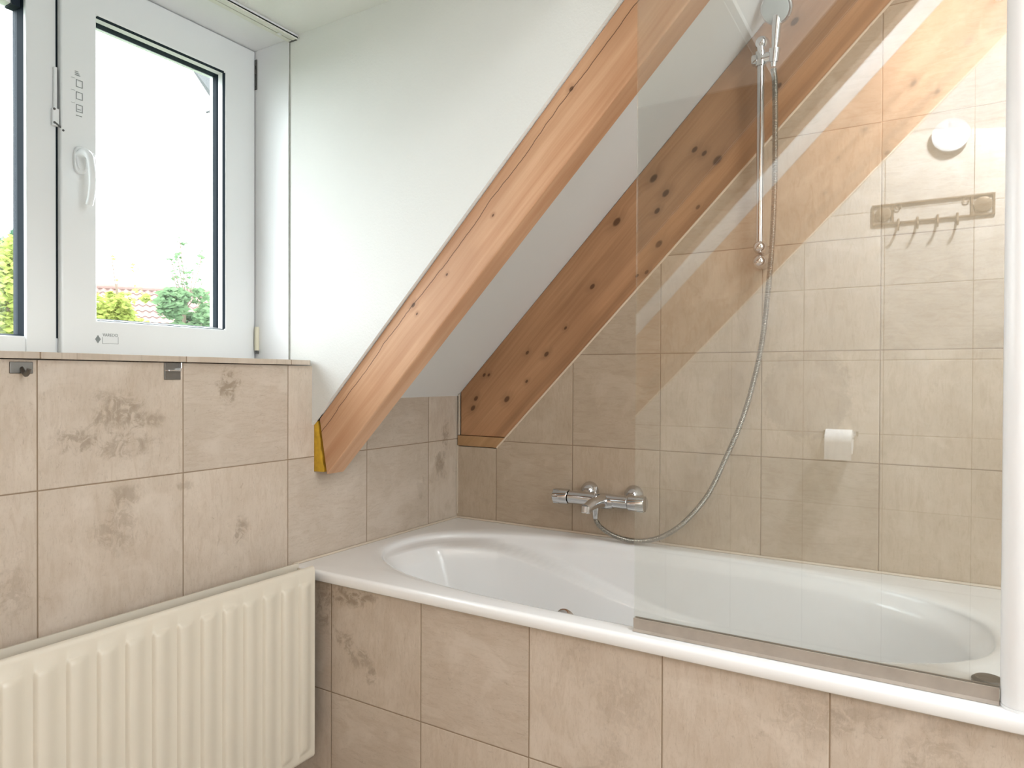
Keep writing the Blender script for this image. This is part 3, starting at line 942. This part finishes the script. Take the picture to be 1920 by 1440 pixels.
# ------------------------------------------------------------------ bath mixer
mx = empty('bath_mixer', (0.61, 0.0, 0.777))
tag(mx, 'chrome thermostatic bath mixer on the tiled wall above the bath', 'tap')
YM, ZM = -0.064, 0.777
b = BM()
lathe(b, (0.492, YM, ZM), (1, 0, 0), [(0, 0.0), (0, 0.0195), (0.002, 0.021), (0.200, 0.021), (0.202, 0.0195), (0.202, 0)], 36)
lathe(b, (0.610, YM, ZM - 0.002), (1, 0, 0), [(-0.036, 0.0208), (-0.020, 0.0245), (0.020, 0.0245), (0.036, 0.0208)], 36)
obj('body', b, M['chrome'], mx, smooth=True)
for nm, x0, x1, lab in (('handle', 0.438, 0.4905, 'temperature knob'), ('handle', 0.6955, 0.748, 'flow knob')):
    b = BM()
    L_ = x1 - x0
    lathe(b, (x0, YM, ZM), (1, 0, 0), [(0, 0), (0, 0.0215), (0.003, 0.0245), (L_ - 0.003, 0.0245), (L_, 0.0225), (L_, 0)], 40)
    for k in range(6):
        a = k * math.pi / 3
        xx = x0 + (0.012 if x0 < 0.5 else L_ - 0.012)
        lathe(b, (xx - 0.010, YM + math.cos(a) * 0.0232, ZM + math.sin(a) * 0.0232), (1, 0, 0), [(0, 0.003), (0.02, 0.003)], 8)
    obj(nm, b, M['chrome'], mx, smooth=True)
for x in (0.536, 0.688):
    b = BM()
    lathe(b, (x, -0.0003, 0.792), (0, -1, 0), [(0, 0.031), (0.003, 0.0312), (0.014, 0.028), (0.026, 0.0195), (0.031, 0.014), (0.031, 0)], 36)
    r_ = obj('wall_rose', b, M['chrome'], mx, smooth=True)
    b = BM()
    sweep(b, [Vector((x, -0.028, 0.790)), Vector((x, -0.045, 0.783)), Vector((x, YM + 0.012, ZM))], 0.0125, 18)
    obj('union', b, M['chrome'], r_, smooth=True)
b = BM()
sweep(b, spline([(0.614, YM - 0.010, ZM + 0.000), (0.612, YM - 0.040, ZM + 0.002), (0.607, YM - 0.075, ZM - 0.001), (0.600, YM - 0.105, ZM - 0.012)], 8), 0.017, 20,
      radf=lambda i: 0.0205 - 0.0045 * min(1, i / 20))
lathe(b, (0.600, YM - 0.103, ZM - 0.004), (0, -0.15, -1), [(0, 0.0155), (0.018, 0.0150), (0.020, 0.0125), (0.020, 0)], 28)
obj('spout', b, M['chrome'], mx, smooth=True)
b = BM()
lathe(b, (0.588, YM - 0.012, ZM + 0.016), (0, 0, 1), [(0, 0.0055), (0.016, 0.0055), (0.017, 0.0085), (0.027, 0.0085), (0.028, 0.007), (0.028, 0)], 20)
obj('diverter_knob', b, M['chrome'], mx, smooth=True)
b = BM()
lathe(b, (0.586, YM - 0.004, ZM - 0.018), (0, 0, -1), [(0, 0.0125), (0.016, 0.0125), (0.017, 0.0105), (0.040, 0.0090), (0.042, 0.0075), (0.042, 0)], 24)
obj('hose_outlet', b, M['chrome'], mx, smooth=True)

# ------------------------------------------------------------------ shower rail, hand shower, hose
sr = empty('shower_rail', (1.074, 0.0, 1.489))
tag(sr, 'upright chrome shower slide bar on the wall behind the glass screen', 'shower rail')
YR = -0.050
b = BM(); lathe(b, (1.0735, YR, 1.522), (0, 0, 1), [(0, 0.0), (0, 0.0105), (0.575, 0.0105), (0.575, 0)], 24)
obj('bar', b, M['chrome'], sr, smooth=True)
for z, x in ((1.529, 1.0735), (1.489, 1.0735), (2.098, 1.0755)):
    b = BM()
    lathe(b, (x, -0.0003 if z < 2 else 0.0015, z), (0, -1, 0), [(0, 0.0), (0, 0.017), (0.006, 0.019), (0.038, 0.0195), (0.050, 0.0185), (0.060, 0.0145), (0.066, 0.0075), (0.068, 0)], 32)
    obj('wall_bracket', b, M['chrome'], sr, smooth=True)
b = BM()
lathe(b, (1.050, YR, 2.052), (1, 0, 0), [(0, 0), (0, 0.0135), (0.003, 0.0155), (0.014, 0.0155), (0.016, 0.0135), (0.018, 0.0150), (0.050, 0.0150), (0.053, 0.012), (0.053, 0)], 28)
lathe(b, (1.0735, YR, 2.032), (0, 0, 1), [(0, 0.0), (0, 0.015), (0.040, 0.015), (0.042, 0.0)], 24)
sl = obj('slider', b, M['chrome'], sr, smooth=True)
b = BM()
HX, HY = 1.112, -0.066
hdir = Vector((0.10, -0.16, 0.98)).normalized()
lathe(b, Vector((HX, HY, 2.048)) - hdir * 0.017, hdir, [(0, 0.0118), (0.034, 0.0148), (0.034, 0.0120), (0, 0.0098), (0, 0.0118)], 24, cap=False)
box(b, 1.086, 1.1005, -0.060, -0.048, 2.045, 2.059)
obj('holder', b, M['chrome'], sl, smooth=True)

hs = empty('hand_shower', (HX, HY, 2.02))
tag(hs, 'chrome hand shower hanging in the slider at the top of the bar', 'shower head')
h0 = Vector((HX, HY, 2.048)) - hdir * 0.030
b = BM()
lathe(b, h0, hdir, [(0, 0.0), (0, 0.0075), (0.012, 0.0080), (0.05, 0.0082), (0.062, 0.0100), (0.110, 0.0125), (0.135, 0.0135), (0.145, 0.0)], 24)
obj('handle', b, M['chrome'], hs, smooth=True)
b = BM()
hc = h0 + hdir * 0.152
fd = Vector((-0.25, -0.80, -0.55)).normalized()
lathe(b, hc - fd * 0.016, fd, [(0, 0.0), (0.0, 0.018), (0.010, 0.035), (0.020, 0.0425), (0.030, 0.0440), (0.034, 0.0415), (0.034, 0.0)], 36)
hh = obj('head', b, M['chrome'], hs, smooth=True)
b = BM()
lathe(b, hc + fd * 0.0182, fd, [(0, 0.037), (0.0022, 0.037), (0.0030, 0.034), (0.0030, 0.0)], 32)
obj('spray_face', b, plain('grey_spray_face', (0.55, 0.60, 0.60), 0.35, var=0.05), hh, smooth=True)

hose = [(h0.x - hdir.x * 0.004, h0.y - hdir.y * 0.004, h0.z - 0.006), (1.1135, -0.062, 1.967), (1.1145, -0.060, 1.835), (1.114, -0.060, 1.689), (1.109, -0.060, 1.543), (1.099, -0.058, 1.412), (1.083, -0.056, 1.264), (1.059, -0.055, 1.145),
        (1.029, -0.055, 1.04), (0.985, -0.055, 0.931), (0.933, -0.055, 0.820), (0.863, -0.055, 0.732), (0.790, -0.055, 0.680), (0.713, -0.055, 0.6595), (0.643, -0.058, 0.669), (0.602, -0.064, 0.692), (0.5875, -0.0675, 0.712), (0.586, -0.068, 0.7160)]
path = spline(hose, 60)
b = BM()
# ribbed metal hose
acc = 0.0
dl = [0.0]
for p_, q_ in zip(path, path[1:]):
    acc += (q_ - p_).length; dl.append(acc)
NP = 1500
rs_, j = [], 0
for k in range(NP + 1):
    t = acc * k / NP
    while j < len(dl) - 2 and dl[j + 1] < t: j += 1
    f_ = (t - dl[j]) / max(1e-9, dl[j + 1] - dl[j])
    rs_.append(path[j].lerp(path[j + 1], f_))
sweep(b, rs_, 0.007, 10, radf=lambda i: 0.0080 if i % 4 < 2 else 0.0060)
ho = obj('shower_hose', b, plain('hose_metal', (0.36, 0.34, 0.30), 0.28, metal=1.0, var=0.05), smooth=True, angle=180)
tag(ho, 'ribbed metal shower hose curving from the mixer up to the hand shower', 'hose')

# ------------------------------------------------------------------ shower screen
YG = -0.735
sc_ = empty('shower_screen', (1.27, YG, 0.6482))
tag(sc_, 'frameless glass bath screen with a white post standing on the bath rim', 'shower screen')
b = BM(); box(b, 0.9735, 1.590, YG - 0.003, YG + 0.003, 0.6565, 2.112)
obj('glass_pane', b, M['screen_glass'], sc_)
b = BM()
prism(b, [(YG - 0.0065, 0.6535), (YG - 0.0065, 0.6745), (YG - 0.0034, 0.6745), (YG - 0.0034, 0.6564), (YG + 0.0034, 0.6564), (YG + 0.0034, 0.6745), (YG + 0.0065, 0.6745), (YG + 0.0065, 0.6535), (YG + 0.011, 0.6488), (YG - 0.011, 0.6488)], 'X', 0.9735, 1.581)
obj('bottom_seal', b, M['gap_strip'], sc_)
def oval(x0, x1, y0, y1, r, n=8):
    pts = []
    for cx_, cy_, a0 in ((x1 - r, y1 - r, 0), (x0 + r, y1 - r, 90), (x0 + r, y0 + r, 180), (x1 - r, y0 + r, 270)):
        for k in range(n + 1):
            a = math.radians(a0 + 90 * k / n)
            pts.append((cx_ + r * math.cos(a), cy_ + r * math.sin(a)))
    return pts
b = BM(); prism(b, oval(1.5825, 1.662, -0.760, -0.708, 0.0255, 12), 'Z', 0.6530, 2.112)
po = obj('post', b, M['white_metal'], sc_, smooth=True, angle=50)
b = BM(); prism(b, oval(1.5815, 1.663, -0.761, -0.707, 0.0265, 12), 'Z', 0.6482, 0.6526)
obj('post_foot', b, M['white_metal'], po, smooth=True, angle=50)
b = BM()
sweep(b, [Vector((1.622, -0.7085, 2.095)), Vector((1.622, -0.0005, 2.095))], 0.011, 16)
obj('stay_bar', b, M['white_metal'], sc_, smooth=True)

# ------------------------------------------------------------------ things on the opposite wall, seen in the glass
b = BM()
lathe(b, (1.5455, YO + 0.0003, 2.098), (0, 1, 0), [(0, 0.050), (0.012, 0.050), (0.012, 0.060), (0.016, 0.0635), (0.021, 0.0625), (0.026, 0.050), (0.028, 0.0)], 48)
vd = obj('vent_disc', b, M['white_metal'], smooth=True)
tag(vd, 'round white vent disc on the opposite tiled wall, mirrored in the glass', 'vent')
hr = empty('hook_rail', (1.485, YO, 1.777))
tag(hr, 'brown metal coat rail with four hooks on the opposite wall, mirrored in the glass', 'hook rail')
M['bronze'] = plain('bronze_metal', (0.20, 0.13, 0.075), 0.4, metal=0.35, var=0.1)
b = BM()
def bar(x0, x1, z0, z1): box(b, x0, x1, YO + 0.0005, YO + 0.008, z0, z1)
bar(1.280, 1.689, 1.856, 1.863)
bar(1.280, 1.689, 1.781, 1.788)
for x in (1.280, 1.349, 1.613, 1.682): bar(x, x + 0.007, 1.788, 1.856)
obj('rail_frame', b, M['bronze'], hr)
for x0 in (1.287, 1.620):
    b = BM()
    cxp = x0 + 0.031
    lathe(b, (cxp, YO + 0.001, 1.822), (0, 1, 0), [(0, 0.0295), (0.006, 0.0295), (0.008, 0.024), (0.008, 0)], 32)
    obj('end_plate', b, M['bronze'], hr, smooth=True)
for x, sg in ((1.357, 1), (1.612, -1)):
    b = BM()
    pts = [Vector((x + sg * (0.004 + 0.010 * (1 - math.cos(a)) ), YO + 0.006, 1.852 - 0.011 * math.sin(a) - 0.004)) for a in [k * 0.35 for k in range(14)]]
    sweep(b, pts, 0.0022, 8)
    obj('scroll', b, M['bronze'], hr)
for x in (1.372, 1.438, 1.505, 1.570):
    b = BM()
    sweep(b, spline([(x, YO + 0.006, 1.800), (x, YO + 0.008, 1.778), (x, YO + 0.014, 1.760), (x, YO + 0.028, 1.752), (x, YO + 0.038, 1.760), (x, YO + 0.040, 1.768)], 6), 0.0042, 10)
    obj('hook', b, M['bronze'], hr, smooth=True)
th = empty('toilet_roll_holder', (1.17, YO, 0.90))
tag(th, 'toilet roll holder on the opposite wall, its roll mirrored low in the glass', 'toilet roll holder')
b = BM()
box(b, 1.105, 1.235, YO + 0.0005, YO + 0.006, 0.925, 0.945)
sweep(b, [Vector((1.112, YO + 0.004, 0.925)), Vector((1.112, YO + 0.060, 0.920)), Vector((1.226, YO + 0.060, 0.920))], 0.005, 10)
obj('arm', b, M['chrome'], th, smooth=True)
tr = empty('toilet_roll', (1.169, YO + 0.06, 0.86))
tag(tr, 'white toilet paper roll hanging on the holder, mirrored low in the glass', 'toilet roll')
b = BM()
lathe(b, (1.120, YO + 0.060, 0.905), (1, 0, 0), [(0, 0.020), (0, 0.050), (0.098, 0.050), (0.098, 0.020), (0, 0.020)], 40, cap=False)
box(b, 1.120, 1.218, YO + 0.109, YO + 0.1096, 0.835, 0.905)
obj('paper', b, plain('tissue', (0.80, 0.79, 0.77), 0.9, var=0.03), tr, smooth=True)

# ------------------------------------------------------------------ lamps added for brightness, out of view
def fill_lamp(name, label, x, y, r, power, col):
    e = empty(name, (x, y, ZT - 0.05))
    tag(e, label, 'added lamp', 'added lamps')
    bb = BM(); lathe(bb, (x, y, ZT - 0.0005), (0, 0, -1), [(0, r + 0.02), (0.045, r + 0.02), (0.05, r + 0.012), (0.05, r), (0.03, r), (0.03, 0)], 40)
    obj('housing', bb, M['white_metal'], e, smooth=True)
    l = area('fill_light', (0, 0, 0), (0, 0, 0), 2 * r * 0.98, 2 * r * 0.98, power, col, shape='DISK')
    l.parent = e
    l.location = (0, 0, 0.012)
    return l
fill_lamp('fill_lamp', 'large round white fill lamp added in the middle of the flat ceiling behind the camera', 2.35, -1.35, 0.30, FILL_POWER, (0.95, 0.98, 1.0))
# added spot lamp, brightens the opposite wall for its mirror image
e = empty('added_spot', (1.95, -1.97, ZT - 0.06))
tag(e, 'small white spot lamp added on the ceiling to brighten the opposite wall', 'added lamp')
b = BM(); lathe(b, (1.95, -1.97, ZT - 0.0005), (0, 0, -1), [(0, 0.05), (0.012, 0.05), (0.014, 0.03), (0.05, 0.03), (0.05, 0.0)], 28)
obj('housing', b, M['white_metal'], e, smooth=True)
sp = bpy.data.lights.new('spot_light', 'SPOT')
sp.energy = SPOT_POWER
sp.color = (0.82, 0.91, 1.0)
sp.spot_size = math.radians(84)
sp.spot_blend = 0.6
sp.shadow_soft_size = 0.09
so = bpy.data.objects.new('spot_light', sp)
C.objects.link(so)
so.parent = e
so.location = (0, 0, -0.03)
so.rotation_euler = Vector((1.40 - 1.95, YO + 1.97, 2.18 - (ZT - 0.09))).to_track_quat('-Z', 'Y').to_euler()

# ------------------------------------------------------------------ outside
def ray(px, py, dist):
    d = fw * 1294.33 + rr * (px - 960) - uu * (py - 720)
    return cam.matrix_world.translation + d.normalized() * dist
b = BM(); box(b, -60, -0.7, -40, 60, -3.2, -3.0)
gd = obj('ground', b, plain('lawn_green', (0.06, 0.085, 0.035), 0.95, var=0.3, scale=2))
gd['kind'] = 'structure'

# neighbour's house with a pantile roof
RA = ray(120, 531, 30); RBp = ray(640, 563, 30)
RA.z = RBp.z = (RA.z + RBp.z) / 2
ridge = (RBp - RA); ridge.z = 0
rl_ = ridge.length; ridge.normalize()
down = Vector((ridge.y, -ridge.x, 0))
if down.dot(cam.matrix_world.translation - RA) < 0: down = -down
down = (down - Vector((0, 0, 0.95))).normalized()
nrm = ridge.cross(down).normalized()
if nrm.z < 0: nrm = -nrm
house = empty('house', (RA + ridge * rl_ / 2) * 1.0)
house.location.z = -3.0
tag(house, 'neighbouring house with a pale red pantile roof seen through the window', 'house')
g = G('pantile_red')
pn = g.noise(g.pos(), 3.0, 3)
M['pantile'] = g.principled(Base_Color=g.mix(pn, (0.17, 0.105, 0.09), (0.25, 0.165, 0.145)), Roughness=0.85)
M['brick'] = plain('house_wall', (0.55, 0.42, 0.35), 0.9, var=0.1, scale=4)
b = BM()
rows, pitch_r, pitch_c = 14, 0.33, 0.24
cols = int(rl_ / pitch_c)
for r in range(rows):
    up = []; lo = []
    for c in range(cols * 6 + 1):
        x = c / 6 * pitch_c
        h = 0.035 * math.sin(c / 6 * 2 * math.pi)
        base_u = RA + ridge * x + down * (r * pitch_r) + nrm * (h)
        base_l = RA + ridge * x + down * ((r + 1) * pitch_r + 0.03) + nrm * (h + 0.04)
        base_e = RA + ridge * x + down * ((r + 1) * pitch_r + 0.03) + nrm * (h - 0.03)
        up.append(bm_v := b.verts.new(base_u)); lo.append((b.verts.new(base_l), b.verts.new(base_e)))
    for c in range(cols * 6):
        b.faces.new((up[c], up[c + 1], lo[c + 1][0], lo[c][0]))
        b.faces.new((lo[c][0], lo[c + 1][0], lo[c + 1][1], lo[c][1]))
rf = obj('roof', b, M['pantile'], house)
b = BM(); sweep(b, [RA - ridge * 0.1 + nrm * 0.02, RBp + ridge * 0.1 + nrm * 0.02], 0.13, 12)
obj('ridge', b, M['pantile'], rf)
b = BM()
dh = Vector((down.x, down.y, 0)).normalized()
p0 = RA + dh * 3.0; p1 = RBp + dh * 3.0; q0 = RA - dh * 3.0; q1 = RBp - dh * 3.0
vs = []
for p_ in (p0, p1, q1, q0):
    vs.append((b.verts.new((p_.x, p_.y, -3.0)), b.verts.new((p_.x, p_.y, RA.z - 3.2))))
for k in range(4):
    n_ = (k + 1) % 4
    b.faces.new((vs[k][0], vs[n_][0], vs[n_][1], vs[k][1]))
t0, t1 = b.verts.new(RA + Vector((0, 0, -0.1))), b.verts.new(RBp + Vector((0, 0, -0.1)))
b.faces.new((vs[0][1], vs[3][1], t0)); b.faces.new((vs[1][1], vs[2][1], t1)); b.faces.new((vs[3][1], vs[2][1], t1, t0))
obj('wall', b, M['brick'], house)

# white eaves of the roof next door, upper right of the pane
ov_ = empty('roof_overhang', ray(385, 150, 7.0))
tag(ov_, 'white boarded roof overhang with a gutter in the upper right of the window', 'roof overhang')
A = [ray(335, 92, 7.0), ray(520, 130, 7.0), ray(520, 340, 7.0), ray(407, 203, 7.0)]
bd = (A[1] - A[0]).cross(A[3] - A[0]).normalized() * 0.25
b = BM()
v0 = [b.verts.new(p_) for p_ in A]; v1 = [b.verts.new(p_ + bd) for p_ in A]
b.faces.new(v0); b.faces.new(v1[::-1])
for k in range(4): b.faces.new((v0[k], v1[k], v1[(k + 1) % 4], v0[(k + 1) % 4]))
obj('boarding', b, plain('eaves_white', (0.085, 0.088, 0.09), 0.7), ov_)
b = BM(); sweep(b, [ray(386, 211, 6.8), ray(470, 186, 6.8)], 0.010, 10)
obj('gutter', b, plain('gutter_grey', (0.04, 0.04, 0.04), 0.5), ov_, smooth=True)

# trees
def leafcloud(bm, c, r, n, size, rng, flat=1.0, tall=1.0, bias=0.0):
    for _ in range(n):
        while True:
            q = Vector((rng.uniform(-1, 1), rng.uniform(-1, 1), rng.uniform(-1, 1)))
            if 0.15 < q.length < 1: break
        q = q * (0.55 + 0.45 * q.length) if rng.random() < 0.7 else q
        p = c + Vector((q.x * r, q.y * r, q.z * r * tall))
        d = Vector((rng.gauss(0, 1), rng.gauss(0, 1), rng.gauss(0, 1))).normalized()
        u, v = frame_at(d)
        s_ = size * rng.uniform(0.6, 1.3)
        a = [p - u * s_, p - v * s_ * 0.55 + d * s_ * 0.12, p + u * s_, p + v * s_ * 0.55 + d * s_ * 0.12]
        bm.faces.new([bm.verts.new(x) for x in a])
def leafmat(name, a, c):
    g = G(name)
    n_ = g.noise(g.pos(), 9.0, 2)
    col = g.mix(n_, a, c)
    d = g.n('ShaderNodeBsdfDiffuse', {0: col}); t_ = g.n('ShaderNodeBsdfTranslucent', {0: col})
    m_ = g.n('ShaderNodeMixShader', {0: 0.35, 1: d.outputs[0], 2: t_.outputs[0]})
    g.t.links.new(m_.outputs[0], g.out.inputs[0])
    return g.m
LM = {'lime': leafmat('leaf_lime', (0.22, 0.30, 0.06), (0.40, 0.42, 0.13)), 'green': leafmat('leaf_green', (0.075, 0.15, 0.075), (0.20, 0.30, 0.15)), 'dark': leafmat('leaf_dark', (0.035, 0.10, 0.06), (0.08, 0.17, 0.09))}
M['bark'] = plain('bark', (0.16, 0.12, 0.085), 0.9, var=0.3)
rng = random.Random(3)
def tree(name, label, px, py, dist, clouds, mat, twigs=(), group='trees beyond the window'):
    c0 = ray(px, py, dist)
    e = empty(name, (c0.x, c0.y, -3.0))
    tag(e, label, 'tree', group)
    bb = BM()
    for (qx, qy, rad_px, n_, sz, tall) in clouds:
        p = ray(qx, qy, dist)
        p += fw * rng.uniform(-0.3, 0.3)
        leafcloud(bb, p, rad_px * dist / 1294.0, n_, sz, rng, tall=tall)
    for (qx, qy) in twigs:
        p = ray(qx, qy, dist)
        leafcloud(bb, p, 0.05, 3, 0.035, rng)
    obj('foliage', bb, mat, e)
    bb = BM()
    zt = ray(px, py, dist).z
    sweep(bb, spline([(c0.x, c0.y, -3.0), (c0.x + 0.05, c0.y + 0.03, (zt - 3) / 2), (c0.x - 0.03, c0.y, zt)], 6), 0.05, 8, radf=lambda i: 0.07 - 0.004 * i)
    for (qx, qy) in twigs[::3]:
        sweep(bb, [ray(px, py - 10, dist), ray((px + qx) / 2 + 2, (py + qy) / 2, dist), ray(qx, qy, dist)], 0.006, 5)
    obj('trunk', bb, M['bark'], e)
tree('bushy_tree', 'lime green bush at the left of the opening window, in front of the red roof', 222, 600, 10.0,
     [(200, 585, 22, 260, 0.045, 1.3), (225, 598, 26, 420, 0.045, 0.8), (245, 575, 18, 160, 0.045, 1.2), (196, 555, 10, 70, 0.04, 1.2), (255, 556, 8, 50, 0.04, 1.0), (230, 625, 40, 300, 0.05, 0.7)], LM['lime'],
     [(210, 487), (248, 507), (251, 502), (219, 530), (258, 540), (263, 545)])
tree('leafy_tree', 'green tree with thin bare shoots at the right of the opening window', 348, 590, 9.0,
     [(345, 575, 24, 420, 0.045, 1.1), (352, 560, 18, 180, 0.042, 0.8), (335, 600, 20, 240, 0.045, 1.0), (375, 590, 24, 220, 0.045, 1.0), (385, 560, 16, 90, 0.04, 1.0), (400, 600, 22, 160, 0.045, 1.0), (350, 640, 55, 350, 0.05, 0.8)], LM['green'],
     [(337, 448), (342, 458), (335, 476), (333, 484), (341, 487), (334, 478), (320, 484), (349, 462), (377, 477), (379, 478), (374, 492), (366, 500), (362, 510), (328, 498), (331, 504), (337, 507), (342, 500), (345, 511), (350, 511), (355, 515), (337, 524), (334, 533), (345, 537), (375, 530), (380, 527), (358, 541), (412, 546), (322, 512), (327, 525)])
tree('bushy_tree', 'yellow green tree filling the lower part of the narrow left pane', 18, 560, 10.0,
     [(20, 480, 20, 240, 0.05, 1.6), (14, 520, 30, 420, 0.05, 1.2), (-30, 520, 44, 600, 0.05, 1.4), (30, 545, 26, 260, 0.05, 1.0), (25, 600, 40, 380, 0.05, 1.0), (-20, 590, 50, 500, 0.05, 1.0), (10, 660, 70, 500, 0.05, 0.8)], LM['lime'])
tree('conifer', 'dark green conifer behind the yellow green tree in the left pane', 30, 560, 16.0,
     [(10, 450, 7, 120, 0.05, 3.4), (34, 452, 7, 120, 0.05, 3.0), (-6, 470, 12, 160, 0.06, 2.2), (24, 485, 20, 320, 0.06, 1.6), (40, 505, 16, 260, 0.06, 1.5), (5, 530, 32, 500, 0.07, 1.2), (40, 590, 40, 500, 0.07, 1.2), (0, 640, 60, 500, 0.08, 1.0)], LM['dark'])
